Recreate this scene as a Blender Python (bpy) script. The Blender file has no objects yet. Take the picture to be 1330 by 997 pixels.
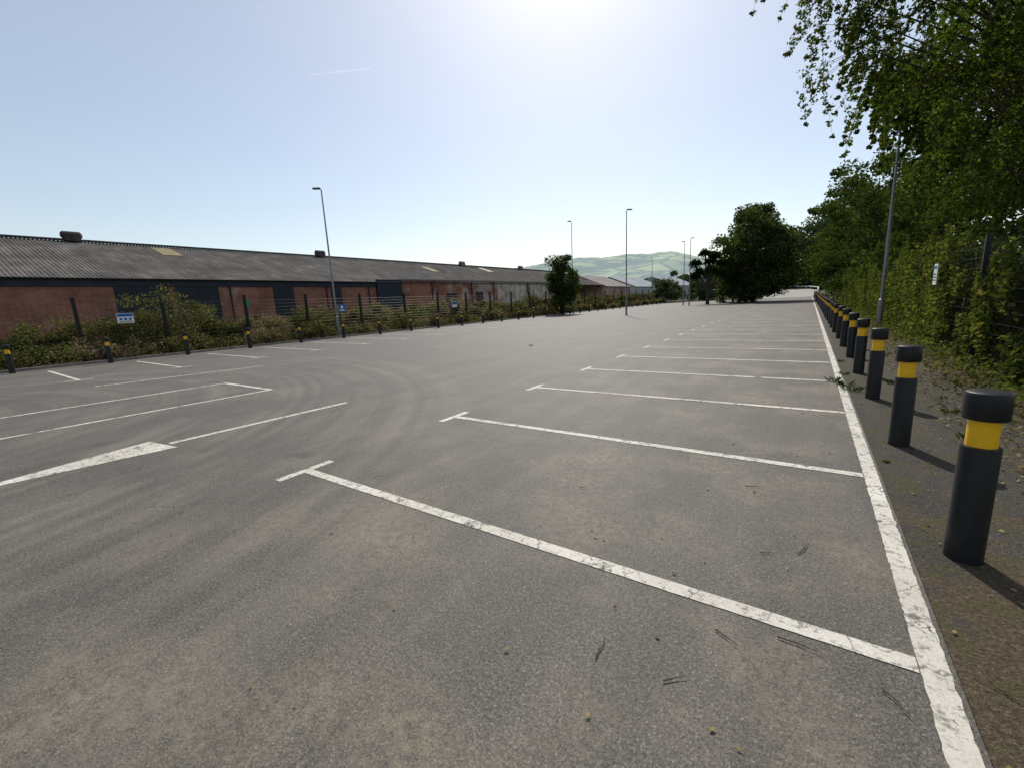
import bpy, math, random
import numpy as np
from mathutils import Vector, Matrix
random.seed(5); rng=np.random.default_rng(7)
R=math.radians
scene=bpy.context.scene
coll=scene.collection
scene.view_settings.view_transform='Standard'; scene.view_settings.look='None'; scene.view_settings.exposure=0

# ------------------------------------------------------------ materials
def new_mat(name,rough=0.8,spec=0.3):
    m=bpy.data.materials.new(name); m.use_nodes=True
    nt=m.node_tree; b=nt.nodes['Principled BSDF']
    b.inputs['Roughness'].default_value=rough
    b.inputs['Specular IOR Level'].default_value=spec
    return m,nt,b
def N(nt,t,**kw):
    n=nt.nodes.new(t)
    for k,v in kw.items():
        if k in n.inputs: n.inputs[k].default_value=v
        else: setattr(n,k,v)
    return n
def coords(nt,scale=(1,1,1)):
    g=N(nt,'ShaderNodeNewGeometry'); mp=N(nt,'ShaderNodeMapping'); mp.inputs['Scale'].default_value=scale
    nt.links.new(g.outputs['Position'],mp.inputs['Vector']); return mp.outputs['Vector']
def noise(nt,vec,scale,detail=3,rough=.55):
    n=N(nt,'ShaderNodeTexNoise'); n.inputs['Scale'].default_value=scale; n.inputs['Detail'].default_value=detail; n.inputs['Roughness'].default_value=rough
    nt.links.new(vec,n.inputs['Vector']); return n.outputs['Fac']
def ramp(nt,fac,stops):
    r=N(nt,'ShaderNodeValToRGB'); e=r.color_ramp.elements
    while len(e)<len(stops): e.new(.5)
    for el,(p,c) in zip(e,stops):
        el.position=p; el.color=(c,c,c,1) if not hasattr(c,'__len__') else (*c,1)
    nt.links.new(fac,r.inputs['Fac']); return r.outputs['Color']
def mix(nt,fac,a,b,mode='MIX'):
    m=N(nt,'ShaderNodeMix'); m.data_type='RGBA'; m.blend_type=mode
    for s,v in ((m.inputs[0],fac),(m.inputs[6],a),(m.inputs[7],b)):
        if hasattr(v,'is_linked'): nt.links.new(v,s)
        elif hasattr(v,'__len__'): s.default_value=(*v,1)
        else: s.default_value=v
    return m.outputs[2]
def bump(nt,b,h,strength=.3,dist=.01):
    n=N(nt,'ShaderNodeBump'); n.inputs['Strength'].default_value=strength; n.inputs['Distance'].default_value=dist
    nt.links.new(h,n.inputs['Height']); nt.links.new(n.outputs['Normal'],b.inputs['Normal'])
def simple(name,c,rough=.7,var=.25,scale=3,spec=.3,metal=0):
    m,nt,b=new_mat(name,rough,spec); v=coords(nt); f=noise(nt,v,scale,4)
    col=ramp(nt,f,[(.3,tuple(x*(1-var) for x in c)),(.7,tuple(min(1,x*(1+var)) for x in c))])
    nt.links.new(col,b.inputs['Base Color']); b.inputs['Metallic'].default_value=metal
    return m

def asphalt_nodes(nt,tint=1.0):
    v=coords(nt)
    vo=N(nt,'ShaderNodeTexVoronoi'); vo.inputs['Scale'].default_value=150; nt.links.new(v,vo.inputs['Vector'])
    fine=ramp(nt,vo.outputs['Color'],[(.0,(.043*tint,.0385*tint,.032*tint)),(.45,(.081*tint,.073*tint,.061*tint)),(.8,(.122*tint,.110*tint,.093*tint)),(1,(.22*tint,.20*tint,.168*tint))])
    n2=noise(nt,v,62,3,.8); c=mix(nt,.85,fine,ramp(nt,n2,[(.34,.42),(.66,1.48)]),'MULTIPLY')
    n3=noise(nt,v,.45,5,.6); c=mix(nt,.5,c,ramp(nt,n3,[(.3,.85),(.5,1.0),(.7,1.12)]),'MULTIPLY')
    vs=coords(nt,(2.6,.16,1)); n4=noise(nt,vs,1.1,3,.5); c=mix(nt,.6,c,ramp(nt,n4,[(.38,.88),(.5,1.0),(.66,1.25)]),'MULTIPLY')
    return v,c,vo.outputs['Distance'],n2
def mat_asphalt():
    m,nt,b=new_mat('asphalt',.7,.35)
    v,c,d,n2=asphalt_nodes(nt)
    nd=noise(nt,v,.9,5,.6); nf=noise(nt,v,16,6,.8)
    dust=ramp(nt,nd,[(.46,0.0),(.70,.85)])
    dust=mix(nt,1,dust,ramp(nt,nf,[(.4,.05),(.62,1)]),'MULTIPLY')
    sx=N(nt,'ShaderNodeSeparateXYZ'); nt.links.new(v,sx.inputs[0])
    mr=N(nt,'ShaderNodeMapRange'); mr.inputs['From Min'].default_value=-6; mr.inputs['From Max'].default_value=-2; mr.inputs['To Min'].default_value=.1
    nt.links.new(sx.outputs['X'],mr.inputs['Value'])
    dust=mix(nt,1,dust,mr.outputs[0],'MULTIPLY')
    c=mix(nt,dust,c,(.25,.208,.14))
    sub=N(nt,'ShaderNodeVectorMath'); sub.operation='SUBTRACT'; nt.links.new(v,sub.inputs[0]); sub.inputs[1].default_value=(-13.5,-2.5,0)
    ln=N(nt,'ShaderNodeVectorMath'); ln.operation='LENGTH'; nt.links.new(sub.outputs[0],ln.inputs[0])
    cb=N(nt,'ShaderNodeCombineXYZ'); nt.links.new(ln.outputs['Value'],cb.inputs['X'])
    tr=ramp(nt,noise(nt,cb.outputs[0],1.6,3,.6),[(.44,0.0),(.60,.5)])
    tm=ramp(nt,noise(nt,v,.45,4,.6),[(.38,0.1),(.56,1.0)])
    mk=N(nt,'ShaderNodeMapRange'); mk.inputs['From Min'].default_value=13.0; mk.inputs['From Max'].default_value=10.5; nt.links.new(ln.outputs['Value'],mk.inputs['Value'])
    tr=mix(nt,1,mix(nt,1,tr,tm,'MULTIPLY'),mk.outputs[0],'MULTIPLY')
    tr=mix(nt,1,tr,ramp(nt,nf,[(.35,.35),(.6,1)]),'MULTIPLY')
    c=mix(nt,tr,c,(.22,.192,.152))
    no=noise(nt,v,1.7,2,.4); c=mix(nt,ramp(nt,no,[(.70,0.0),(.78,.5)]),c,(.03,.03,.03))
    vw=N(nt,'ShaderNodeTexVoronoi'); vw.feature='DISTANCE_TO_EDGE'; vw.inputs['Scale'].default_value=.33
    va=N(nt,'ShaderNodeVectorMath'); va.operation='ADD'; nn=N(nt,'ShaderNodeTexNoise'); nn.inputs['Scale'].default_value=2.5; nn.inputs['Detail'].default_value=6
    nt.links.new(v,nn.inputs['Vector']); nt.links.new(v,va.inputs[0]); nt.links.new(nn.outputs['Color'],va.inputs[1]); nt.links.new(va.outputs[0],vw.inputs['Vector'])
    ck=ramp(nt,vw.outputs['Distance'],[(.0,.55),(.0035,.0)])
    ck=mix(nt,1,ck,ramp(nt,noise(nt,v,.35,2),[(.5,0.0),(.56,1.0)]),'MULTIPLY')
    c=mix(nt,ck,c,(.02,.018,.015))
    nt.links.new(c,b.inputs['Base Color'])
    bump(nt,b,mix(nt,.5,d,n2),.6,.005)
    return m
def mat_walk():
    m,nt,b=new_mat('verge_asphalt',.85,.2)
    v,c,d,n2=asphalt_nodes(nt,.75)
    nd=noise(nt,v,2.2,7,.7)
    sx=N(nt,'ShaderNodeSeparateXYZ'); nt.links.new(v,sx.inputs[0])
    mr=N(nt,'ShaderNodeMapRange'); mr.inputs['From Min'].default_value=2.2; mr.inputs['From Max'].default_value=4.6; mr.inputs['To Min'].default_value=.2; mr.inputs['To Max'].default_value=-.04
    nt.links.new(sx.outputs['Y'],mr.inputs['Value'])
    ma=N(nt,'ShaderNodeMath'); ma.operation='ADD'; nt.links.new(nd,ma.inputs[0]); nt.links.new(mr.outputs[0],ma.inputs[1])
    c=mix(nt,ramp(nt,ma.outputs[0],[(.50,0.0),(.58,.95)]),c,ramp(nt,noise(nt,v,38,6,.9),[(.32,(.014,.010,.007)),(.46,(.062,.045,.027)),(.58,(.13,.10,.062)),(.68,(.32,.26,.17))]))
    nm=noise(nt,v,3.1,6,.7); c=mix(nt,ramp(nt,nm,[(.52,0.0),(.58,.7)]),c,ramp(nt,noise(nt,v,60,3),[(.35,(.03,.033,.012)),(.65,(.10,.10,.035))]))
    nt.links.new(c,b.inputs['Base Color']); bump(nt,b,mix(nt,.5,noise(nt,v,30,5,.7),n2),1,.03)
    return m
def mat_paint():
    m,nt,b=new_mat('road_paint',.75,.25)
    v=coords(nt); n1=noise(nt,v,16,7,.8); n2=noise(nt,v,110,3,.7); n3=noise(nt,v,1.3,3,.5)
    c=ramp(nt,n3,[(.3,(.50,.47,.40)),(.7,(.70,.67,.60))])
    c=mix(nt,.6,c,ramp(nt,n2,[(.3,.6),(.6,1.05)]),'MULTIPLY')
    c=mix(nt,ramp(nt,n1,[(.52,0.0),(.62,.85)]),c,(.16,.145,.12))
    ng=noise(nt,v,3.2,7,.8); c=mix(nt,ramp(nt,ng,[(.56,0.0),(.60,.9)]),c,(.095,.088,.075))
    vw=N(nt,'ShaderNodeTexVoronoi'); vw.feature='DISTANCE_TO_EDGE'; vw.inputs['Scale'].default_value=2.6
    va=N(nt,'ShaderNodeVectorMath'); va.operation='ADD'; nn=N(nt,'ShaderNodeTexNoise'); nn.inputs['Scale'].default_value=6; nn.inputs['Detail'].default_value=5
    nt.links.new(v,nn.inputs['Vector']); sc=N(nt,'ShaderNodeVectorMath'); sc.operation='SCALE'; sc.inputs['Scale'].default_value=.25; nt.links.new(nn.outputs['Color'],sc.inputs[0])
    nt.links.new(v,va.inputs[0]); nt.links.new(sc.outputs[0],va.inputs[1]); nt.links.new(va.outputs[0],vw.inputs['Vector'])
    c=mix(nt,ramp(nt,vw.outputs['Distance'],[(.0,.85),(.014,.0)]),c,(.06,.055,.045))
    nt.links.new(c,b.inputs['Base Color']); bump(nt,b,n2,.4,.004)
    return m
def mat_leaf(name,dark,light,trans=.35,accent=None,acut=.94):
    m,nt,b=new_mat(name)
    at=N(nt,'ShaderNodeAttribute'); at.attribute_name='rnd'
    v=coords(nt); n=noise(nt,v,.8,2)
    c=mix(nt,at.outputs['Fac'],dark,light)
    c=mix(nt,.8,c,ramp(nt,n,[(.3,.5),(.7,1.35)]),'MULTIPLY')
    if accent: c=mix(nt,ramp(nt,at.outputs['Fac'],[(acut,0.0),(acut+.03,1.0)]),c,accent)
    df=N(nt,'ShaderNodeBsdfDiffuse'); nt.links.new(mix(nt,1,c,(1.12,1.12,1.12),'MULTIPLY'),df.inputs['Color'])
    tr=N(nt,'ShaderNodeBsdfTranslucent'); nt.links.new(mix(nt,1,c,(1.5,1.55,.7),'MULTIPLY'),tr.inputs['Color'])
    ms=N(nt,'ShaderNodeMixShader'); ms.inputs[0].default_value=trans
    nt.nodes.remove(b)
    out=nt.nodes['Material Output']
    nt.links.new(df.outputs[0],ms.inputs[1]); nt.links.new(tr.outputs[0],ms.inputs[2]); nt.links.new(ms.outputs[0],out.inputs['Surface'])
    return m
def mat_brick():
    m,nt,b=new_mat('brick',.9,.15)
    g=N(nt,'ShaderNodeNewGeometry'); sp=N(nt,'ShaderNodeSeparateXYZ'); nt.links.new(g.outputs['Position'],sp.inputs[0])
    cb=N(nt,'ShaderNodeCombineXYZ'); 
    ad=N(nt,'ShaderNodeMath'); ad.operation='ADD'; nt.links.new(sp.outputs['X'],ad.inputs[0]); nt.links.new(sp.outputs['Y'],ad.inputs[1])
    nt.links.new(ad.outputs[0],cb.inputs['X']); nt.links.new(sp.outputs['Z'],cb.inputs['Y'])
    br=N(nt,'ShaderNodeTexBrick'); br.inputs['Scale'].default_value=1; br.inputs['Brick Width'].default_value=.225; br.inputs['Row Height'].default_value=.075; br.inputs['Mortar Size'].default_value=.008
    br.inputs['Color1'].default_value=(.36,.13,.085,1); br.inputs['Color2'].default_value=(.25,.09,.062,1); br.inputs['Mortar'].default_value=(.30,.24,.18,1)
    nt.links.new(cb.outputs[0],br.inputs['Vector'])
    c=mix(nt,.85,br.outputs['Color'],ramp(nt,noise(nt,g.outputs['Position'],.6,6,.7),[(.3,.5),(.7,1.35)]),'MULTIPLY')
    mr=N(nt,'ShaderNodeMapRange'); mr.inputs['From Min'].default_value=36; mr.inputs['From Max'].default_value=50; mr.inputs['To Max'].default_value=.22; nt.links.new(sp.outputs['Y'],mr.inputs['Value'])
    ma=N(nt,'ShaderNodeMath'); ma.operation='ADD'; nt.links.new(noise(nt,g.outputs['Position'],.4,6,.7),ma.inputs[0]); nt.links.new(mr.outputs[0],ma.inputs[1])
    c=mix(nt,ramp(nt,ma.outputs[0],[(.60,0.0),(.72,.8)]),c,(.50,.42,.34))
    nt.links.new(c,b.inputs['Base Color']); return m
def mat_roof(base=(.095,.086,.078)):
    m,nt,b=new_mat('corrugated_roof',.85,.2)
    v=coords(nt); n=noise(nt,v,.5,6,.7); vs=coords(nt,(.15,3,1)); n2=noise(nt,vs,1,4,.6)
    c=ramp(nt,n,[(.32,tuple(x*.5 for x in base)),(.52,base),(.72,tuple(x*1.9 for x in base))])
    c=mix(nt,.8,c,ramp(nt,n2,[(.3,.6),(.7,1.35)]),'MULTIPLY')
    nt.links.new(c,b.inputs['Base Color']); return m
def mat_soil(name,c1,c2,c3,sc=2.5):
    m,nt,b=new_mat(name,.95,.1); v=coords(nt)
    n=noise(nt,v,sc,7,.7); c=ramp(nt,n,[(.3,c1),(.5,c2),(.7,c3)])
    c=mix(nt,.8,c,ramp(nt,noise(nt,v,40,3,.7),[(.3,.5),(.7,1.5)]),'MULTIPLY')
    nt.links.new(c,b.inputs['Base Color']); bump(nt,b,noise(nt,v,15,6,.7),.8,.05); return m
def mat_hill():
    m,nt,b=new_mat('haze_tinted_hillside',1,.0); v=coords(nt,(1,1,2.2))  # aerial haze is painted into the pale bluish field and wood colours
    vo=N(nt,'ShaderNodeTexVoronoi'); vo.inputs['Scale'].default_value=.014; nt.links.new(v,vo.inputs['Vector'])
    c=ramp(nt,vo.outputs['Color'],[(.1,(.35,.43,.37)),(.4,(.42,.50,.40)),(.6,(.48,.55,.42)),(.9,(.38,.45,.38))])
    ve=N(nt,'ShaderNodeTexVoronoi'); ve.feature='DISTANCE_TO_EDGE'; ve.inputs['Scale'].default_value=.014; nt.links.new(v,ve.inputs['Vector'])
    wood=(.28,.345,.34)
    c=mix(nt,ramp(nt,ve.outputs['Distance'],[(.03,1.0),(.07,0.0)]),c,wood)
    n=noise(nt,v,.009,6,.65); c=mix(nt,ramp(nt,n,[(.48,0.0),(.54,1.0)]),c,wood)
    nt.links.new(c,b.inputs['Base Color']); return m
def mat_contrail():
    m,nt,b=new_mat('contrail_vapour'); nt.nodes.remove(b)
    df=N(nt,'ShaderNodeBsdfTranslucent'); df.inputs['Color'].default_value=(.9,.9,.9,1); tp=N(nt,'ShaderNodeBsdfTransparent'); ms=N(nt,'ShaderNodeMixShader')
    f=ramp(nt,noise(nt,coords(nt),.012,3),[(.3,.02),(.65,.12)]); nt.links.new(f,ms.inputs[0])
    nt.links.new(tp.outputs[0],ms.inputs[1]); nt.links.new(df.outputs[0],ms.inputs[2]); nt.links.new(ms.outputs[0],nt.nodes['Material Output'].inputs['Surface']); return m

M_asph=mat_asphalt(); M_walk=mat_walk(); M_paint=mat_paint()
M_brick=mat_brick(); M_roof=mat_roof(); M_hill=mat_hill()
M_soil=mat_soil('verge_soil',(.03,.025,.016),(.075,.060,.037),(.12,.105,.06))
M_field=mat_soil('rough_ground',(.06,.055,.035),(.10,.095,.06),(.13,.13,.08),.4)
M_bollard=simple('bollard_plastic',(.012,.013,.015),.45,.25,14,.3)
M_yellow=simple('yellow_band',(.78,.44,.008),.4,.1,9,.4)
M_metal=simple('galvanised_steel',(.23,.24,.25),.45,.15,4,.5,.5)
M_lamp=simple('lamp_housing',(.08,.085,.09),.5,.1,4)
M_black=simple('dark_green_fence_coating',(.012,.015,.014),.5,.2,5)
M_navy=simple('navy_cladding',(.022,.03,.045),.5,.25,1.5)
M_navy2=simple('navy_shutter',(.022,.029,.04),.5,.25,2)
M_rlight=simple('yellowed_rooflight',(.30,.245,.12),.6,.3,2)
M_rend=simple('peeling_render',(.50,.44,.37),.9,.5,1.2)
M_bark=simple('bark',(.06,.047,.035),.9,.4,6,.1)
M_twig=simple('dry_twig',(.08,.055,.038),.9,.3,20,.1)
M_signblue=simple('sign_blue',(.02,.13,.42),.4,.05,3)
M_signwhite=simple('sign_white',(.75,.77,.78),.4,.05,3)
M_signgreen=simple('sign_green',(.02,.3,.13),.4,.05,3)
M_white=simple('white_painted_rail',(.7,.7,.68),.6,.1,2)
M_grey=simple('grey_sheet_roof',(.26,.29,.31),.8,.15,.2,.1)
M_greyw=simple('pale_cladding',(.42,.45,.46),.6,.15,.2)
M_redroof=simple('weathered_grey_brown_roof',(.18,.155,.145),.9,.35,.7)
M_kerb=simple('concrete_kerb',(.2,.19,.17),.9,.3,3)
M_concrete=simple('pale_concrete_road',(.30,.29,.265),.9,.15,.3)
M_trail=mat_contrail()
L_birch=mat_leaf('birch_leaves',(.024,.042,.010),(.100,.128,.030),.44)
L_dark=mat_leaf('dark_leaves',(.020,.035,.012),(.064,.087,.026),.32)
L_mid=mat_leaf('mid_leaves',(.027,.047,.014),(.087,.113,.031),.35)
L_lone=mat_leaf('lone_tree_leaves',(.034,.052,.020),(.095,.118,.040),.36)
L_ivy=mat_leaf('ivy_leaves',(.032,.054,.015),(.140,.160,.046),.38,(.2,.16,.07))
L_bush=mat_leaf('bush_leaves',(.050,.056,.024),(.145,.148,.062),.34,(.22,.17,.09),.85)
L_dry=mat_leaf('dry_undergrowth',(.09,.075,.048),(.25,.205,.13),.28)
L_far=mat_leaf('haze_tinted_far_leaves',(.11,.16,.12),(.19,.24,.17),.15)  # paler leaf colours with distance haze mixed in
L_fart=mat_leaf('distant_tree_leaves',(.04,.06,.032),(.09,.115,.055),.2)
L_litter=mat_leaf('fallen_leaves',(.10,.065,.025),(.40,.32,.14),.15)

# ------------------------------------------------------------ mesh helpers
class MB:
    def __init__(s): s.v=[]; s.f=[]; s.sm=False
    def box(s,x0,x1,y0,y1,z0,z1):
        n=len(s.v); s.v+=[(x0,y0,z0),(x1,y0,z0),(x1,y1,z0),(x0,y1,z0),(x0,y0,z1),(x1,y0,z1),(x1,y1,z1),(x0,y1,z1)]
        s.f+=[tuple(n+i for i in q) for q in ((0,3,2,1),(4,5,6,7),(0,1,5,4),(1,2,6,5),(2,3,7,6),(3,0,4,7))]; return s
    def poly(s,pts):
        n=len(s.v); s.v+=[tuple(p) for p in pts]; s.f.append(tuple(range(n,n+len(pts)))); return s
    def tube(s,path,rad,seg=8,cap=True):
        n0=len(s.v); P=[Vector(p) for p in path]
        if not hasattr(rad,'__len__'): rad=[rad]*len(P)
        for i,p in enumerate(P):
            d=(P[min(i+1,len(P)-1)]-P[max(i-1,0)]).normalized()
            a=Vector((0,0,1)) if abs(d.z)<.9 else Vector((1,0,0))
            u=d.cross(a).normalized(); w=d.cross(u)
            for k in range(seg):
                t=2*math.pi*k/seg; s.v.append(tuple(p+(u*math.cos(t)+w*math.sin(t))*rad[i]))
        for i in range(len(P)-1):
            for k in range(seg):
                a=n0+i*seg+k; b=n0+i*seg+(k+1)%seg; s.f.append((a,a+seg,b+seg,b))
        if cap:
            s.f.append(tuple(n0+k for k in range(seg))); s.f.append(tuple(n0+(len(P)-1)*seg+k for k in reversed(range(seg))))
        return s
    def lathe(s,prof,seg=32):
        n0=len(s.v)
        for r,z in prof:
            for k in range(seg):
                t=2*math.pi*k/seg; s.v.append((r*math.cos(t),r*math.sin(t),z))
        for i in range(len(prof)-1):
            for k in range(seg):
                a=n0+i*seg+k; b=n0+i*seg+(k+1)%seg; s.f.append((a,b,b+seg,a+seg))
        s.f.append(tuple(n0+k for k in reversed(range(seg)))); s.f.append(tuple(n0+(len(prof)-1)*seg+k for k in range(seg)))
        return s
    def obj(s,name,mat,parent=None,loc=(0,0,0),smooth=False):
        me=bpy.data.meshes.new(name); me.from_pydata(s.v,[],s.f); me.update()
        me.materials.append(mat)
        if smooth:
            me.polygons.foreach_set('use_smooth',[True]*len(me.polygons))
            me.set_sharp_from_angle(angle=R(35))
        o=bpy.data.objects.new(name,me); coll.objects.link(o); o.location=loc
        if parent: o.parent=parent
        return o
def empty(name,loc,label,cat,group=None,rot=0):
    o=bpy.data.objects.new(name,None); coll.objects.link(o); o.location=loc; o.rotation_euler=(0,0,rot); o.empty_display_size=.3
    tag(o,label,cat,group); return o
def tag(o,label,cat,group=None):
    o['label']=label; o['category']=cat
    if group: o['group']=group
def dup(root,loc,rot=None,scale=None):
    c=root.copy(); coll.objects.link(c); c.location=loc
    if rot is not None: c.rotation_euler=rot
    if scale is not None: c.scale=scale
    for ch in root.children:
        k=ch.copy(); coll.objects.link(k); k.parent=c
    return c
def leaves(name,pts,size,mat,parent=None,loc=(0,0,0),flat=0.0,aspect=.6):
    pts=np.asarray(pts,dtype=np.float64); n=len(pts)
    a=rng.normal(size=(n,3)); a[:,2]*=(1-flat); a/=np.linalg.norm(a,axis=1)[:,None]
    b=rng.normal(size=(n,3)); b[:,2]*=(1-flat); b-=a*(a*b).sum(1)[:,None]; b/=np.linalg.norm(b,axis=1)[:,None]
    s=size*(.6+.8*rng.random(n))[:,None]
    nrm=np.cross(a,b)*s*.12
    V=np.empty((n,4,3)); V[:,0]=pts-a*s*.5; V[:,1]=pts+b*s*.5*aspect+nrm; V[:,2]=pts+a*s*.5; V[:,3]=pts-b*s*.5*aspect+nrm
    me=bpy.data.meshes.new(name); me.vertices.add(n*4); me.loops.add(n*4); me.polygons.add(n)
    me.vertices.foreach_set('co',V.reshape(-1)); me.loops.foreach_set('vertex_index',np.arange(n*4,dtype=np.int32))
    me.polygons.foreach_set('loop_start',np.arange(0,n*4,4,dtype=np.int32)); me.update(calc_edges=True)
    at=me.attributes.new('rnd','FLOAT','POINT'); at.data.foreach_set('value',np.repeat(rng.random(n),4).astype(np.float32))
    me.materials.append(mat)
    o=bpy.data.objects.new(name,me); coll.objects.link(o); o.location=loc
    if parent: o.parent=parent
    return o
def clump_points(centers,rad,n,flat=.7,droop=0.0):
    k=len(centers); idx=rng.integers(0,k,n); C=np.asarray(centers)[idx]
    rr=np.asarray(rad)[idx] if hasattr(rad,'__len__') else np.full(n,rad)
    d=rng.normal(size=(n,3)); d/=np.linalg.norm(d,axis=1)[:,None]
    d*=(rng.random(n)**.45)[:,None]*rr[:,None]; d[:,2]*=flat
    d[:,2]-=droop*rng.random(n)**2*rr
    return C+d
def ell_centers(c,r,k,zmin=None,shell=.45,wobf=1.0):
    out=[]
    while len(out)<k:
        d=rng.normal(size=3); d/=np.linalg.norm(d); t=(shell+(1-shell)*rng.random())
        wob=1+wobf*(.22*math.sin(3*d[0]+5*d[2]+c[0])+.15*math.sin(7*d[1]+4*d[2]+c[1]))
        p=np.array(c)+d*np.array(r)*t*wob
        if zmin is None or p[2]>zmin: out.append(p)
    return out
def tree(x,y,h,rx,mat,label,cat='tree',name='tree',nl=14000,leaf=.22,clumps=60,crown_lo=.2,tr=.2,limbs=9,extra=None,ry=None,clr=.16,droop=0,flat=.7,exd=21,wobf=1.0):
    e=empty(name,(x,y,0),label,cat)
    ry=ry or rx; zc=h*(crown_lo+1)/2; rz=h*(1-crown_lo)/2
    C=ell_centers((0,0,zc),(rx,ry,rz),clumps,zmin=.5,wobf=wobf)
    R0=max(rx,rz)
    rad=[R0*clr*(.7+.8*rng.random()) for _ in C]
    P=clump_points(C,rad,nl,flat,droop)
    tw=[]
    if extra:
        E=[];er=[]
        for q in extra:
            q=np.array(q)
            for j in range(11):
                s0=q+np.array((rng.normal()*.5,rng.normal()*.45,rng.normal()*.3)); L=.4+.9*rng.random(); dx=rng.normal()*.2-.12; dy=rng.normal()*.2
                tw.append((q,s0,s0+np.array((dx,dy,-L))))
                for t in (0,.25,.5,.75,1): E.append(s0+np.array((dx*t,dy*t,-L*t))); er.append(.16*(1.1-.7*t))
        P=np.vstack([P,clump_points(E,er,int(len(E)*exd),1.0)])
        C=C+[np.array(q) for q in extra]
    leaves('crown',P,leaf,mat,e)
    m=MB(); top=Vector((rng.normal()*.3,rng.normal()*.3,h*.85))
    path=[Vector((0,0,-.1))]+[Vector((0,0,0)).lerp(top,t)+Vector((rng.normal()*.08,rng.normal()*.08,0)) for t in (.15,.3,.5,.7,.9,1)]
    rd=[tr*1.3,tr,tr*.85,tr*.65,tr*.4,tr*.2,tr*.08]; m.tube(path,rd,8)
    sel=rng.permutation(clumps)[:limbs]
    ex=list(range(clumps,len(C)))
    for i in list(sel)+ex:
        q=Vector(C[i]); t0=min(.8,max(.12,(q.z/h)*.6)); a=Vector((0,0,0)).lerp(top,t0)
        mid=a.lerp(q,.5)+Vector((0,0,.08*(q-a).length))
        w=.24 if i in ex else .32
        m.tube([a,mid,q],[tr*w,tr*w*.5,tr*.05],5)
    for q,s0,s1 in tw: m.tube([tuple(q),tuple(s0),tuple(s1)],[.008,.005,.002],3,False)
    m.obj('trunk',M_bark,e,smooth=True)
    return e

# ------------------------------------------------------------ ground
def sheet(name,x0,x1,y0,y1,z,mat,label,nx=1,ny=1):
    m=MB(); m.poly([(x0,y0,z),(x1,y0,z),(x1,y1,z),(x0,y1,z)]); o=m.obj(name,mat); o['kind']='structure'; o['label']=label; return o
sheet('ground',-3000,3000,-600,4000,-.16,M_field,'rough open ground around the car park')
m=MB()
out=[(-24.7,-12),(.64,-12),(.64,105),(-10,105),(-14,101),(-19,96),(-24.7,91)]
m.poly([(x,y,0) for x,y in out])
o=m.obj('car_park_surface',M_asph); o['kind']='structure'; o['label']='worn grey asphalt car park surface'
o=MB().box(.643,2.1,-12,104.9,-.3,.0).obj('footway',M_walk); o['kind']='structure'; o['label']='mossy dark asphalt strip beside the bollards'
o=MB().box(2.103,14,-12,135,-.3,.03).obj('verge_ground',M_soil); o['kind']='structure'; o['label']='earth verge under ivy and trees'
o=MB().box(-34,-24.85,-25,135,-.3,.02).obj('verge_ground',M_soil); o['kind']='structure'; o['label']='earth verge with rough undergrowth'
o=MB().box(-24.847,-24.703,-25,91,-.3,.1).obj('kerb',M_kerb); o['kind']='structure'; o['label']='concrete kerb along the planted verge'

# ------------------------------------------------------------ markings
def strip(m,x0,y0,x1,y1,w,z=.004,jit=.0012,step=.05):
    d=Vector((x1-x0,y1-y0)); L=d.length; d/=L; nrm=Vector((-d.y,d.x)); k=max(2,int(L/step)); n0=len(m.v)
    for i in range(k+1):
        p=Vector((x0,y0))+d*L*i/k
        for sg in (-1,1):
            q=p+nrm*sg*(w/2+random.gauss(0,jit)); m.v.append((q.x,q.y,z))
    for i in range(k): a=n0+2*i; m.f.append((a,a+2,a+3,a+1))
def mark(m,name,label,group=None,loc=(0,0,0)):
    o=m.obj(name,M_paint,loc=loc); o['kind']='structure'; o['label']=label
    if group: o['group']=group
    return o
m=MB(); strip(m,.565,-4,.565,104.5,.105,jit=.0022,step=.025); mark(m,'edge_line_marking','long worn white line along the bay ends')
XE,Y0,W=.508,2.33,4.91
for i in range(0,42):
    m=MB(); y=Y0+2.4*i
    strip(m,-4.325,y,XE,y,.1); strip(m,-4.38,y-.31,-4.38,y+.31,.1)
    mark(m,'bay_marking','white painted T ended parking bay line','bay lines beside the bollards')
for i in range(-1,32):
    m=MB(); y=3.15+2.62*i
    strip(m,-23.4,y+.15,-18.2,y,.1); strip(m,-18.15,y-.32,-18.15,y+.32,.1)
    mark(m,'bay_marking','white painted T ended parking bay line','bay lines beside the hedge')
m=MB(); strip(m,-7.15,1.97,-6.98,4.65,.11); m.poly([(-7.56,1.86,.004),(-7.17,.0,.004),(-6.84,1.96,.004)])
mark(m,'arrow_marking','white painted one way arrow on asphalt')
m=MB(); strip(m,-12.75,-3,-12.25,4.8,.1); strip(m,-10.3,-3,-9.95,4.8,.1); strip(m,-12.2,4.76,-10.0,4.76,.1)
mark(m,'box_marking','white painted open box outline on asphalt')
m=MB(); strip(m,-15.75,3.0,-14.95,7.0,.1); mark(m,'lane_marking','single white painted lane dash')

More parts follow.
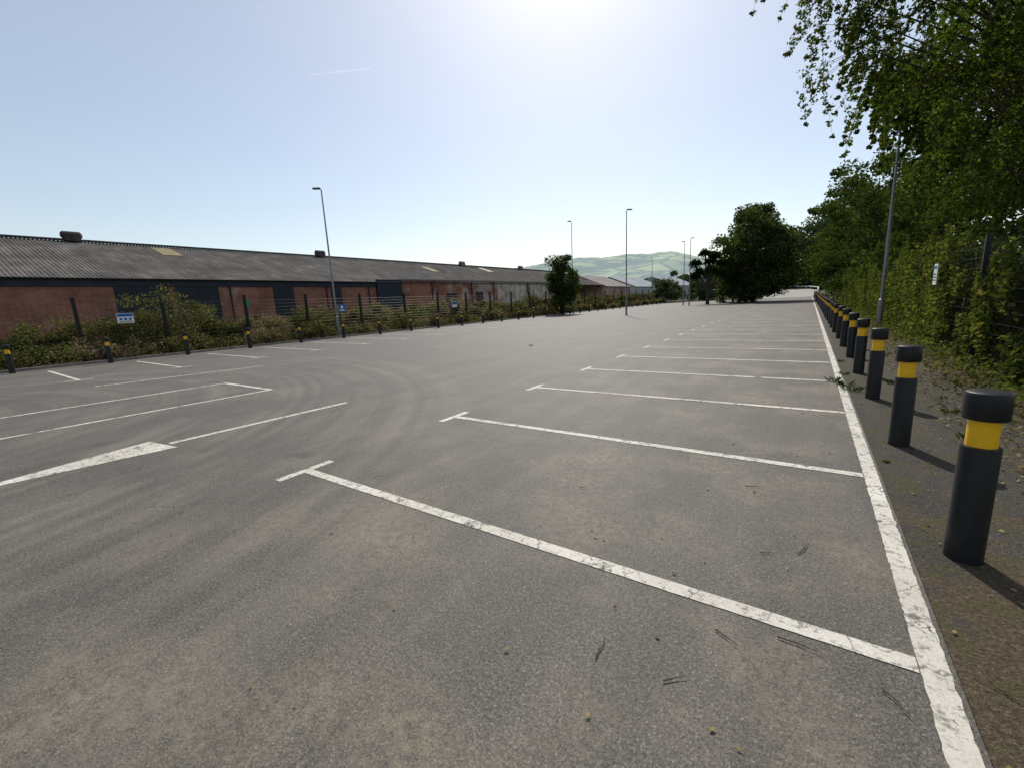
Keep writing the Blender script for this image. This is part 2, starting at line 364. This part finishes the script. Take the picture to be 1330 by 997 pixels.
# ------------------------------------------------------------ bollards
def make_bollard(loc,label,group):
    e=empty('bollard',loc,label,'bollard',group)
    MB().lathe([(.088,-.05),(.088,.712),(.085,.722),(.06,.724)]).obj('post',M_bollard,e,smooth=True)
    MB().lathe([(.069,.72),(.069,.888)]).obj('reflective_band',M_yellow,e,smooth=True)
    MB().lathe([(.07,.884),(.096,.886),(.1,.892),(.1,1.03),(.096,1.042),(.086,1.048),(.04,1.05)]).obj('cap',M_bollard,e,smooth=True)
    return e
LB='dark grey bollard with yellow band on asphalt edge'
b0=make_bollard((.89,3.5,0),LB,'bollards beside the white edge line')
for i in range(1,43): dup(b0,(.90+random.gauss(0,.012),3.5+2.36*i,0),(random.gauss(0,.008),random.gauss(0,.008),0))
b1=make_bollard((-24.15,2.5,0),'dark grey bollard with yellow band beside hedge','bollards along the planted verge')
for i in range(-1,32):
    if i==0: continue
    y=2.5+2.75*i; dup(b1,(-24.2+.9*min(1,y/40),y,0),(random.gauss(0,.015),random.gauss(0,.015),0))

# ------------------------------------------------------------ lamps
def make_lamp(loc,rot,label,h=10,lean=(0,0)):
    e=empty('street_lamp',loc,label,'street lamp','tall lamp columns',rot)
    e.rotation_euler=(lean[0],lean[1],rot)
    MB().tube([(0,0,-.1),(0,0,1.3),(0,0,1.32),(0,0,h)],[.09,.09,.065,.038],12).obj('column',M_metal,e,smooth=True)
    m=MB(); m.tube([(0,0,h-.02),(.03,0,h+.05),(.12,0,h+.06)],[.035,.035,.03],8); m.obj('bracket',M_metal,e)
    m=MB(); z=h+.06
    m.v=[(.06,-.08,z-.03),(.5,-.14,z-.02),(.5,.14,z-.02),(.06,.08,z-.03),(.06,-.06,z+.07),(.46,-.1,z+.05),(.46,.1,z+.05),(.06,.06,z+.07)]
    m.f=[(0,3,2,1),(4,5,6,7),(0,1,5,4),(1,2,6,5),(2,3,7,6),(3,0,4,7)]; m.obj('lantern',M_lamp,e)
    return e
l1=make_lamp((-25.6,17.1,0),R(225),'tall grey lamp column rising from the hedge',9.15)
for x,y,r,s in ((-25.1,51.0,R(215),1.22),(-13.8,39,R(35),1),(-14,65.4,R(35),1),(-15.6,69,R(215),1),(-26.5,90,R(215),1)):
    k=dup(l1,(x,y,0),(0,0,r),(1,1,s)); k['label']='tall grey lamp column with flat lantern'
k=dup(l1,(2.4,22.5,0),(0,0,R(0)),(1,1,.84)); k['label']='grey lamp column standing among overhanging trees'

# ------------------------------------------------------------ fences
def fence(name,pts,h,label,post_w=.06,wires=True,hs=.2,vs=.1,wr=.004,spike=0):
    e=empty(name,(pts[0][0],pts[0][1],0),label,'fence')
    ox,oy=pts[0]
    for x,y in pts:
        MB().box(x-ox-post_w/2,x-ox+post_w/2,y-oy-post_w/2,y-oy+post_w/2,-.1,h).obj('post',M_black,e)
    m=MB()
    for (xa,ya),(xb,yb) in zip(pts[:-1],pts[1:]):
        xa-=ox;xb-=ox;ya-=oy;yb-=oy; L=math.hypot(xb-xa,yb-ya)
        z=.1
        while z<h-.1:
            m.tube([(xa,ya,z),(xb,yb,z)],wr*1.4,3,False); z+=hs
        if vs:
            n=int(L/vs)
            for i in range(1,n):
                t=i/n; m.tube([(xa+(xb-xa)*t,ya+(yb-ya)*t,.06),(xa+(xb-xa)*t,ya+(yb-ya)*t,h-.1)],wr,3,False)
    m.obj('mesh_panel',M_black,e)
    return e
ys=[1.8,4.9,8.0,11.8,15.4,19.4,23.5]+[27.2+3.7*i for i in range(17)]
fence('mesh_fence',[(-26.1,y) for y in ys],2.8,'black wire mesh fence running through the hedge',.12,vs=.2,wr=.003)
fence('mesh_fence',[(2.75+.01*i,9.2+2.95*i) for i in range(14)],2.5,'dark wire mesh fence overgrown with ivy',.085,vs=.1,wr=.0036)

# ------------------------------------------------------------ signs
def sign(loc,w,h,z,label,mats,rot=R(90),post=True):
    e=empty('sign',loc,label,'sign',None,rot)
    if post:
        MB().tube([(0,.03,-.1),(0,.03,z+h)],.03,8).obj('post',M_metal,e)
    MB().box(-w/2,w/2,-.012,.0,z,z+h).obj('panel',mats[0],e)
    return e
s=sign((-26.02,6.5,0),.6,.45,1.6,'blue and white parking notice on hedge fence',[M_signwhite],post=False)
MB().box(-.28,.28,-.018,-.014,1.9,2.03).obj('header',M_signblue,s)
for i,xx in enumerate((-.17,.0,.17)):
    m=MB(); m.box(xx-.05,xx+.05,-.018,-.014,1.74,1.84); m.obj('symbol',M_signblue,s)
m=MB(); 
for zz in (1.64,1.68): m.box(-.24,.24,-.018,-.014,zz,zz+.015)
m.obj('text_line',M_black,s)
s=sign((-25.3,17.35,0),.45,.5,1.6,'blue notice with white symbol beside lamp column',[M_signblue])
MB().box(-.16,.16,-.018,-.014,1.67,1.76).obj('text_line',M_signwhite,s); MB().box(-.09,.09,-.018,-.014,1.84,2.0).obj('symbol',M_signwhite,s)
s=sign((-26.02,29.2,0),.6,.5,1.5,'blue and white parking notice on hedge fence',[M_signwhite],post=False); MB().box(-.28,.28,-.018,-.014,1.75,1.97).obj('header',M_signblue,s)
s=sign((2.56,14.9,0),.34,.5,1.6,'small white notice on ivy covered fence',[M_signwhite],rot=R(-90),post=False)
m=MB(); m.box(-.12,.12,-.018,-.014,1.98,2.05); m.obj('header',M_signblue,s)
m=MB()
for zz in (1.7,1.77,1.84): m.box(-.12,.12,-.018,-.014,zz,zz+.025)
m.obj('text_line',M_black,s)

# ------------------------------------------------------------ warehouse
WX=-38.0; RX=-48.5; EZ=4.4; RZ=8.1; YA,YB=-30,33.8; YC=92
wh=empty('warehouse',(WX,0,0),'long brick warehouse with dark corrugated pitched roof','building')
def corr(m,x0,z0,x1,z1,ya,yb,per=.22,amp=.022,ox=WX):
    n=int((yb-ya)/per*4); n0=len(m.v)
    for i in range(n+1):
        y=ya+(yb-ya)*i/n; d=amp*math.sin(2*math.pi*y/per)
        m.v+=[(x0-ox,y,z0+d),(x1-ox,y,z1+d)]
    for i in range(n): a=n0+2*i; m.f.append((a,a+1,a+3,a+2))
m=MB(); corr(m,WX+.45,EZ+.08,RX,RZ,YA,YC); corr(m,RX,RZ,RX-10.5,EZ,YA,YC)
roof=m.obj('roof',M_roof,wh)
m=MB(); m.box(RX-WX-.25,RX-WX+.25,YA,YC,RZ+.04,RZ+.16); m.obj('ridge_cap',M_roof,wh)
def on_roof(x): return EZ+.08+(RZ-EZ-.08)*(WX+.45-x)/(WX+.45-RX)
for y in (9.9,31.2,57,75):
    m=MB(); m.box(-.4,.4,-.45,.45,-.1,.25); n0=len(m.v); m.tube([(0,-.62,.36),(0,-.5,.36),(0,.5,.36),(0,.62,.36)],[.16,.3,.3,.16],12)
    o=m.obj('ventilator',M_kerb if y>50 else M_roof,roof,(RX-WX,y,RZ+.1),smooth=True)
for (ya,yb,xa,xb) in ((14.6,16.1,-47.9,-45.2),(45,46.2,-46,-43.5),(60,61.2,-47.5,-45)):
    m=MB(); corr(m,xb,on_roof(xb)+.03,xa,on_roof(xa)+.03,ya,yb); m.obj('rooflight',M_rlight,roof)
m=MB(); m.box(-.3,0,YA,YB,-.2,EZ-.42); m.obj('wall',M_brick,wh)
m=MB(); m.box(-.32,.12,YA,YB,EZ-.417,EZ+.0); m.obj('fascia',M_navy,wh)
m=MB(); m.box(.125,.27,YA,YB,EZ-.02,EZ+.09); m.obj('gutter',M_black,wh)
for ya,yb in ((9.2,12.2),(12.5,15.4),(19.6,21.4),(25.1,26.2)):
    m=MB(); 
    m.box(.003,.05,ya,yb,-.1,EZ-.43)
    zz=.1
    while zz<EZ-.5: m.box(.052,.075,ya+.06,yb-.06,zz,zz+.1); zz+=.2
    m.obj('roller_shutter',M_navy2,wh)
m=MB(); m.box(.052,.3,YB-3.4,YB-.05,-.1,EZ+.35); m.obj('door_surround',M_navy,wh)
MB().box(.01,.03,17.2,17.55,2.4,2.85).obj('exit_notice',M_signgreen,wh)
for y in (-6,2,16.2,24.6,29.4):
    MB().tube([(.1,y,-.1),(.1,y,EZ-.42)],.06,8).obj('downpipe',M_black,wh)
m=MB(); m.box(-.3,.25,YB+.02,YC-14,-.2,4.7); m.obj('wall',M_brick,wh)
m=MB(); m.box(-.35,.32,YB+.02,YC-14,4.705,4.85); m.obj('coping',M_kerb,wh)
for ya,yb,za,zb,mt in ((41,43,.2,3.2,M_navy2),(52,59.5,1.6,4.4,M_rend),(61,66,1.0,4.5,M_rend),(68.5,70.3,2.2,3.8,M_signwhite),(47,48.5,1.5,3.3,M_navy2)):
    MB().box(.253,.30,ya,yb,za,zb).obj('rendered_panel' if mt==M_rend else 'window_panel',mt,wh)
for y in (38.5,46,51,60.3,67.2): MB().tube([(.33,y,-.1),(.33,y,4.7)],.06,8).obj('downpipe',M_black,wh)
m=MB(); m.poly([(0,YC,0),(RX*2-WX*2,YC,0),(RX*2-WX*2,YC,EZ),(RX-WX,YC,RZ-.05),(0,YC,EZ)]); m.obj('gable',M_brick,wh)

def shed(x0,x1,y0,y1,e,r,mr,mw,label,axis='y'):
    b=empty('industrial_shed',((x0+x1)/2,(y0+y1)/2,0),label,'building')
    hx=(x1-x0)/2; hy=(y1-y0)/2
    m=MB(); m.box(-hx,hx,-hy,hy,-.2,e); m.obj('wall',mw,b)
    m=MB(); q=.4
    m.poly([(-hx-q,-hy-q,e),(-hx-q,hy+q,e),(0,hy+q,r),(0,-hy-q,r)]); m.poly([(hx+q,-hy-q,e),(0,-hy-q,r),(0,hy+q,r),(hx+q,hy+q,e)])
    m.poly([(-hx,-hy,e+.01),(hx,-hy,e+.01),(0,-hy,r-.05)]); m.poly([(-hx,hy,e+.01),(0,hy,r-.05),(hx,hy,e+.01)])
    m.obj('roof',mr,b)
    k=int(hx*2/6)
    for i in range(k):
        x=-hx+3+i*6; MB().box(x-1.4,x+1.4,-hy-.06,-hy-.01,.3,min(e-.6,3.2)).obj('shutter_door',M_navy2,b)
shed(-52,-38,94,110,4.2,7.2,M_redroof,M_brick,'low brick shed with weathered grey roof')
shed(-52,-38,114,140,4.2,7.2,M_grey,M_greyw,'long low pale shed with grey roof')
shed(-50,-36,146,185,4.6,7.8,M_grey,M_greyw,'long low pale shed with grey roof')
shed(-78,-56,220,300,7,10.5,M_grey,M_greyw,'pale grey clad distribution shed')
shed(-56,-34,225,300,6,9.5,M_grey,M_greyw,'pale grey clad distribution shed')
shed(-110,-84,230,330,8,12,M_grey,M_greyw,'pale grey clad distribution shed')

# ------------------------------------------------------------ hills
prof=[(-200,358),(300,360),(500,358),(690,350),(740,342),(760,339),(800,337),(850,333),(875,332),(905,336),(940,345),(960,351),(1000,358),(1060,362),(1150,363),(1330,362),(2200,350)]
def elev(u,v):
    h=393-.049*(u-665); return (h-v)/math.hypot(556,u-665)
def hill(dist,fn,name,label,depth=900):
    V=[];F=[]; na=220; nr=14
    for i in range(na+1):
        a=R(-75+150*i/na)
        u=665+556*math.tan(max(-1.35,min(1.35,R(34.7)-a)))
        e=fn(u)
        for j in range(nr+1):
            t=j/nr; d=dist+depth*(t-1)*.8
            z=e*dist*math.sin(t*math.pi/2)**1.1+ (8*math.sin(i*.35+j)+6*math.sin(i*.9+2*j))*t*(1-t)
            V.append((-math.sin(a)*d,math.cos(a)*d,z-.5 if j else -3))
    for i in range(na):
        for j in range(nr):
            k=i*(nr+1)+j; F.append((k,k+nr+1,k+nr+2,k+1))
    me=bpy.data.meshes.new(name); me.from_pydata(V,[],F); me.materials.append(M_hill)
    me.polygons.foreach_set('use_smooth',[True]*len(F))
    o=bpy.data.objects.new(name,me); coll.objects.link(o); o['kind']='structure'; o['label']=label
def f1(u):
    us=[p[0] for p in prof]; es=[elev(*p) for p in prof]; return float(np.interp(u,us,es))+.0012*math.sin(u*.11)+.0008*math.sin(u*.31)
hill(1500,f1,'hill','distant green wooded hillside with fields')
m=MB(); a=Vector((-4448,2984,2424)); b_=Vector((-3912,3360,2456)); wv=Vector((6,0,14)); m.poly([a-wv*.3,b_-wv*.7,b_+wv*.7,a+wv*.3])
o=m.obj('contrail',M_trail); o['kind']='structure'; o['label']='faint short white contrail high in the sky'
C=[];rd=[]
for i in range(300):
    a=R(-14+64*rng.random()); d=190+260*rng.random(); x=-math.sin(a)*d; y=math.cos(a)*d
    if y<140 or (-115<x<-30 and 140<y<335): continue
    h=3+5*rng.random(); C.append((x,y,h*.5)); rd.append(h*.75)
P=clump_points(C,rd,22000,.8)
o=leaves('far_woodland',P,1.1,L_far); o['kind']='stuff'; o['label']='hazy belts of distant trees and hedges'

# ------------------------------------------------------------ far road curve & white rail
cl=[(-4.2,105.02,.0),(-3.6,120,.25),(-3.2,135,.6),(-3.0,148,1.0),(-4.5,159,1.35),(-9,167,1.65),(-17,171,1.9),(-30,172.5,2.0),(-48,172,2.0)]
def side(off):
    o=[]
    for i,(x,y,z) in enumerate(cl):
        a=Vector(cl[max(0,i-1)][:2]); b=Vector(cl[min(len(cl)-1,i+1)][:2]); d=(b-a).normalized(); o.append((x+d.y*off,y-d.x*off,z))
    return o
rt=side(4.8); lt=side(-4.8)
m=MB()
for i in range(len(cl)-1): m.poly([lt[i],rt[i],rt[i+1],lt[i+1]])
o=m.obj('road',M_concrete); o['kind']='structure'; o['label']='pale access road curving away beyond the car park'
m=MB(); rt2=side(12); lt2=side(-9)
for i in range(len(cl)-1):
    m.poly([rt[i],(rt2[i][0],rt2[i][1],-.2),(rt2[i+1][0],rt2[i+1][1],-.2),rt[i+1]]); m.poly([(lt2[i][0],lt2[i][1],-.2),lt[i],lt[i+1],(lt2[i+1][0],lt2[i+1][1],-.2)])
o=m.obj('road_embankment',M_field); o['kind']='structure'; o['label']='grassy bank under the rising access road'
e=empty('road_barrier',(1.5,120,0),'low white barrier following the curved road','barrier')
rr=side(5.1)[1:]
m=MB(); m.tube([(a-1.5,b-120,c+.75) for a,b,c in rr],.12,6); m.obj('rail',M_white,e)
for a,b,c in rr: MB().box(a-1.57,a-1.43,b-120.07,b-119.93,c-.5,c+.65).obj('post',M_white,e)

# ------------------------------------------------------------ trees
ext=[(-3.8,-2.4,6.6),(-4.6,-2.6,7.3),(-5.2,-2.4,8.9),(-4.6,-2.0,9.4),(-3.6,-2.8,5.9),(-2.8,-3.0,5.2),(-4.0,-2.2,8.2),(-2.4,-3.4,6.6),(-1.8,-3.6,7.4),(-2.8,-2.8,9.4),(-.8,-4,6),(-3.1,-1,4.9),(-1.2,-4.2,8.4),(-4.1,-2.6,9.8),(-3.2,-3.6,8.6),(-2.0,-4.2,9.2),(-4.2,-1.6,6.5),(-5.2,-2.8,7.4),(-5.8,-2.4,9.4),(-4.3,-2.9,7.8),(-3.3,-3.1,7.4),(-3.4,-1.8,10.2),(-5.5,-2.8,8.2),(-6.1,-2.5,9.9),(-4.9,-3.0,6.8),(-4.8,-2.4,9.9)]
tree(5.5,16.2,12.5,3.8,L_birch,'tall birch with drooping leafy sprays over bollards','birch tree',name='birch_tree',nl=52000,leaf=.085,clumps=145,crown_lo=.26,tr=.2,limbs=30,extra=ext,ry=4.5,clr=.108,droop=1.7,flat=.55,exd=17)
ext2=[(-4.4,-1.6,7.6),(-4.6,-.6,8.4),(-4.0,-2.2,8.4),(-4.9,-1.2,7.9),(-3.6,-1.0,7.0),(-4.9,-1.8,7.2),(-4.2,0,9.0),(-5.0,-.9,8.8),(-4.5,-1.3,8.2),(-3.5,-1.6,6.0),(-3.9,.3,7.8)]
tree(6.8,21,12.5,3.9,L_mid,'leafy tree standing behind ivy covered fence',nl=25000,leaf=.14,clumps=90,crown_lo=.12,tr=.2,limbs=20,clr=.13,extra=ext2,exd=18)
tree(6.6,27.5,12.0,3.9,L_dark,'dense leafy tree behind ivy covered fence',nl=20000,leaf=.19,clumps=85,crown_lo=.08,limbs=18,clr=.14)
tree(6.0,34,11.2,3.6,L_mid,'leafy tree behind ivy covered fence',nl=17000,leaf=.21,clumps=80,crown_lo=.08,limbs=14,clr=.145)
tree(4.8,42,12,3.6,L_dark,'open branched tree beside the car park edge',nl=10000,leaf=.2,clumps=80,crown_lo=.08,limbs=40,clr=.125)
tree(4.0,52,13,4.2,L_mid,'open branched tree beside the car park edge',nl=10500,leaf=.24,clumps=80,crown_lo=.1,limbs=34,clr=.13)
tree(6.0,63,14,5.0,L_dark,'broad dark tree beside the car park edge',nl=16000,leaf=.36,clumps=90,crown_lo=.03)
tree(4.8,78,14,5.4,L_mid,'broad leafy tree beside the car park edge',nl=14000,leaf=.4,clumps=80,crown_lo=.03)
tree(6.0,96,15,5.8,L_mid,'leafy tree near the curving road',nl=12000,leaf=.46,clumps=70,crown_lo=.02)
tree(9.5,118,16,7,L_fart,'leafy tree near the curving road',nl=12000,leaf=.5,clumps=70,crown_lo=.02)
tree(12,145,18,8,L_fart,'leafy tree near the curving road',nl=12000,leaf=.6,clumps=70,crown_lo=.0)
for x,y,h,rr_ in ((11,168,26,10),(3,182,27,11),(-7,186,26,11),(-18,190,18,9),(-30,192,13,8),(14,205,28,12),(-42,190,10,7)):
    tree(x,y,h,rr_,L_fart,'tall tree standing beyond the curving road',nl=15000,leaf=.8,clumps=70,crown_lo=-.05,tr=.3,clr=.2)
tree(-6.9,75,14.4,5.4,L_lone,'large dark rounded tree at car park end',nl=38000,leaf=.36,clumps=130,crown_lo=-.1,limbs=20,tr=.26,clr=.19,wobf=.25)
tree(-8.4,73,5.5,3.2,L_dark,'low leafy shrub at foot of large tree',nl=9000,leaf=.3,clumps=40,crown_lo=-.2,tr=.1,clr=.22)
tree(-10.6,82,7,3.0,L_mid,'low leafy tree at car park end',nl=8000,leaf=.3,clumps=40,crown_lo=-.02,tr=.12)
tree(-24.0,46,7.2,1.7,L_dark,'small oval dark tree beside the warehouse',nl=13000,leaf=.2,clumps=50,crown_lo=.0,clr=.22,wobf=.5)
for x,y,h,rr_ in ((-14,112,4.5,3),(-19,104,5,3),(-25.5,98,5,3.2),(-13,126,4,3),(-22,114,5.5,3.5),(-28,106,5.5,3.5)):
    tree(x,y,h,rr_,L_fart,'low rounded shrub at the end of the car park',nl=6000,leaf=.34,clumps=36,crown_lo=-.15,tr=.1,clr=.25)
e=empty('cabbage_tree',(-12.4,70,0),'branching cabbage tree with spiky rosette heads','tree')
m=MB(); heads=[(-1.8,0,6.0),(-.6,.3,7.4),(.8,-.2,7.0),(1.9,.2,5.8),(.2,0,6.2),(-1.1,-.3,4.7),(1.3,.3,4.6),(-2.0,.3,4.2),(.2,.5,5.0),(2.1,-.3,4.3)]
m.tube([(0,0,-.1),(0,0,1.2),(.05,0,2.6)],[.28,.22,.2],8)
for hx,hy,hz in heads: m.tube([(.05,0,2.0),(hx*.6,hy*.6,(hz+2.0)*.5),(hx,hy,hz-.3)],[.16,.12,.1],6)
m.obj('trunk',M_bark,e)
V=[];F=[]
for h_ in heads:
    for i in range(190):
        d=rng.normal(size=3); d[2]=abs(d[2])*.7-.25 if rng.random()<.8 else d[2]; d/=np.linalg.norm(d); s_=np.cross(d,(0,0,1)); s_/=np.linalg.norm(s_)+1e-6
        L=1.1*(.7+.4*rng.random()); c0=np.array(h_); n=len(V)
        V+=[tuple(c0-s_*.06),tuple(c0+s_*.06),tuple(c0+d*L*.6+s_*.06),tuple(c0+d*L+np.array((0,0,-.25*L))),tuple(c0+d*L*.6-s_*.06)]; F.append((n,n+1,n+2,n+3,n+4))
mb=MB(); mb.v=V; mb.f=F; mb.obj('crown',L_mid,e)

# ------------------------------------------------------------ hedge of bushes
def bush(x,y,h,r,mat,label,nl,leaf,ry=None,twigs=20):
    e=empty('bush',(x,y,0),label,'bush','bushes growing along the mesh fence')
    ry=ry or r
    C=[]
    while len(C)<38:
        p=rng.normal(size=3)*np.array((r*.5,ry*.55,h*.28)); p[2]+=h*.43
        if .1<p[2]<h: C.append(p)
    rd=[.24+h*.10*(.5+1.0*rng.random()) for _ in C]
    leaves('foliage',clump_points(C,rd,nl,.8),leaf,mat,e)
    m=MB()
    for i in range(twigs):
        a=rng.random()*6.28; q=Vector((math.cos(a)*r*.9*rng.random(),math.sin(a)*ry*.9*rng.random(),h*(.7+.42*rng.random())))
        m.tube([(q.x*.02,q.y*.02,-.05),(q.x*.6,q.y*.6,q.z*.6),tuple(q)],[.02,.012,.004],4)
    m.obj('stem',M_twig,e)
yy=-2.0; k=0
hs={0:1.5,1:1.4,2:1.8,3:1.3,4:1.6,5:2.3,6:2.9,7:2.2,8:1.7,9:1.9,10:1.8,11:2.2}
while yy<95:
    h=hs.get(k,1.5+.9*rng.random()); step=1.7 if yy<30 else 2.7
    bush(-27.9+rng.normal()*.25,yy,h,1.3,[L_bush,L_bush,L_dry,L_bush,L_mid][int(rng.integers(0,5))] if k!=6 else L_bush,'scrubby green bush tangled with brown stems',5600 if yy<30 else 4000,.11 if yy<30 else .2,ry=1.7 if yy<30 else 2.2)
    if k%2==0: bush(-25.5,yy+.8,.8+.4*rng.random(),.45,L_dry if k%4==0 else L_bush,'low scrubby bush with dry brown growth',2000,.1 if yy<30 else .18,ry=1.3)
    yy+=step; k+=1
n=30000; P=np.column_stack([rng.uniform(-30.5,-25.0,n),rng.uniform(-6,70,n),rng.random(n)**2*.6+.02])
o=leaves('undergrowth',P[:19000],.12,L_dry); o['kind']='stuff'; o['label']='dry brown undergrowth along the verge'
o=leaves('undergrowth',P[19000:],.12,L_bush); o['kind']='stuff'; o['label']='low green weeds along the verge'
# ivy along right fence
n=92000; yv=9.5+ (rng.random(n)**1.35)*45; hv=1.75+.75*np.clip((yv-11)/3,0,1)+.35*np.sin(yv*1.3)+.3*np.sin(yv*3.1)+.15*np.sin(yv*7.3)
ft=rng.random(n); xx=2.9+ft**1.3*1.4
zv=rng.random(n)**.85*hv
pat=(np.sin(yv*2.1+zv*2)+np.sin(yv*4.7-zv*3.1)>.15)|(yv>14.5)
xx=np.where(pat&(rng.random(n)<.36),2.62+.16*rng.random(n),xx)
P=np.column_stack([xx,yv,zv])
e=empty('ivy',(3.2,12,0),'patchy green ivy covering the mesh fence','ivy')
leaves('foliage',P-np.array((3.2,12,0)),.105,L_ivy,e)
m=MB()
for i in range(90):
    y=10+rng.random()*20; x=2.8+rng.random()*.3; m.tube([(x-3.2,y-12,0),(x-3.2+rng.normal()*.1,y-12+rng.normal()*.4,1.1),(x-3.2,y-12+rng.normal()*.6,2.2)],[.012,.01,.005],4)
m.obj('stem',M_twig,e)
n=20000; P=np.column_stack([1.95+rng.random(n)**.55*1.5,3+rng.random(n)**1.3*57,.03+rng.random(n)**2*.28]); 
o=leaves('ground_ivy',P,.085,L_ivy,flat=.3); o['kind']='stuff'; o['label']='ground ivy spreading at the foot of the fence'
n=16000; P=np.column_stack([1.35+rng.random(n)**.55*1.45,2.5+rng.random(n)**1.3*40,.02+rng.random(n)**2*.12])
o=leaves('brown_leaf_litter',P,.05,L_dry,flat=.6); o['kind']='stuff'; o['label']='brown leaf litter along the footway edge'
def tuft(x,y,s,n=34):
    m=MB()
    for i in range(n):
        a=rng.random()*6.28; r=rng.random()*s*.8; L=s*(.5+.8*rng.random()); b=(math.cos(a)*r,math.sin(a)*r); d=(math.cos(a)*L*.6,math.sin(a)*L*.6)
        m.poly([(b[0]-.003,b[1],0),(b[0]+.003,b[1],0),(b[0]+d[0]*.5+.002,b[1]+d[1]*.5,L*.5),(b[0]+d[0],b[1]+d[1],L*.6)])
    o=m.obj('grass_tuft',L_ivy,loc=(x,y,0)); tag(o,'small green grass tuft growing beside white line','grass','weeds along the white line')
for x,y,s in ((.68,8.7,.13),(.62,9.1,.14),(.47,9.5,.12),(.66,10.3,.09),(1.5,13.2,.15),(.7,12.1,.07),(1.3,9.5,.1),(1.6,7.6,.09),(1.5,6.4,.07),(-8.7,14,.08),(.72,5.2,.03)): tuft(x,y,s)
P=np.column_stack([.6-np.abs(rng.normal(size=200))*2.2,rng.uniform(.3,14,200),np.full(200,.012)])
P2=np.column_stack([rng.uniform(.68,2.4,1500),.5+rng.random(1500)**1.4*22,np.full(1500,.014)])
P2=P2[rng.random(1500)<.35+.65*(P2[:,0]-.7)/1.7]
o=leaves('leaf_litter',np.vstack([P,P2]),.027,L_litter,flat=.93); o['kind']='stuff'; o['label']='scattered dry yellow leaves on asphalt'
for x,y,L,a in ((-.35,4.0,.13,.3),(.05,3.05,.22,1.2),(-.15,2.95,.08,.2),(-.28,2.1,.13,-.4),(-.02,2.2,.19,.05),(-.72,1.62,.16,1.9),(-.42,1.66,.11,.9),(.36,2.1,.15,-.9),(1.2,2.6,.25,.8),(1.3,3.9,.2,-.5),(.8,2.3,.12,2.2),(1.0,2.9,.14,.2),(-1.6,3.3,.07,.6),(-.6,5.1,.1,1.4)):
    m=MB(); p=[Vector((0,0,.006))]; d=a
    for i in range(5): d+=rng.normal()*.13; p.append(p[-1]+Vector((math.cos(d)*L/5,math.sin(d)*L/5,.002*rng.random())))
    m.tube(p,[.0032,.003,.0026,.002,.0016,.0008],5)
    if L>.15: m.tube([p[2],p[2]+Vector((math.cos(a+.6)*L*.25,math.sin(a+.6)*L*.25,.004))],[.0018,.0008],4)
    o=m.obj('twig',M_twig,loc=(x,y,.003)); tag(o,'thin dry brown twig lying on asphalt','twig','fallen twigs on the asphalt')

# ------------------------------------------------------------ light & sky
SA=26; SE=45
w=bpy.data.worlds.new('World'); scene.world=w; w.use_nodes=True; nt=w.node_tree
sky=nt.nodes.new('ShaderNodeTexSky'); sky.sky_type='NISHITA'; sky.sun_disc=False; sky.sun_elevation=R(SE); sky.sun_rotation=R(-SA)
sky.air_density=1.05; sky.dust_density=.75; sky.ozone_density=.7; sky.altitude=0
bg=nt.nodes['Background']; bg.inputs['Strength'].default_value=.1
hz=nt.nodes.new('ShaderNodeMix'); hz.data_type='RGBA'; hz.blend_type='ADD'; hz.inputs[0].default_value=1; hz.inputs[7].default_value=(2.0,1.9,1.7,1)
nt.links.new(sky.outputs[0],hz.inputs[6]); nt.links.new(hz.outputs[2],bg.inputs['Color'])
sl=bpy.data.lights.new('sun','SUN'); sl.energy=4.2; sl.angle=R(.53); sl.color=(1,.94,.85)
so=bpy.data.objects.new('sun',sl); coll.objects.link(so)
dirv=Vector((-math.sin(R(SA))*math.cos(R(SE)),math.cos(R(SA))*math.cos(R(SE)),math.sin(R(SE))))
so.rotation_euler=dirv.to_track_quat('Z','Y').to_euler(); so.location=(0,0,50)

# ------------------------------------------------------------ camera
th,ps,ro,H=R(10.72),R(34.70),R(2.82),1.674
fh=Vector((-math.sin(ps),math.cos(ps),0)); r=Vector((math.cos(ps),math.sin(ps),0)); Z=Vector((0,0,1))
F=math.cos(th)*fh-math.sin(th)*Z; U=math.sin(th)*fh+math.cos(th)*Z
cr=r*math.cos(ro)-U*math.sin(ro); cu=r*math.sin(ro)+U*math.cos(ro)
cd=bpy.data.cameras.new('camera'); cd.sensor_width=36; cd.lens=556/1330*36; cd.clip_start=.05; cd.clip_end=9000
co=bpy.data.objects.new('camera',cd); coll.objects.link(co)
mt=Matrix((cr,cu,-F)).transposed().to_4x4(); mt.translation=Vector((0,0,H)); co.matrix_world=mt
scene.camera=co
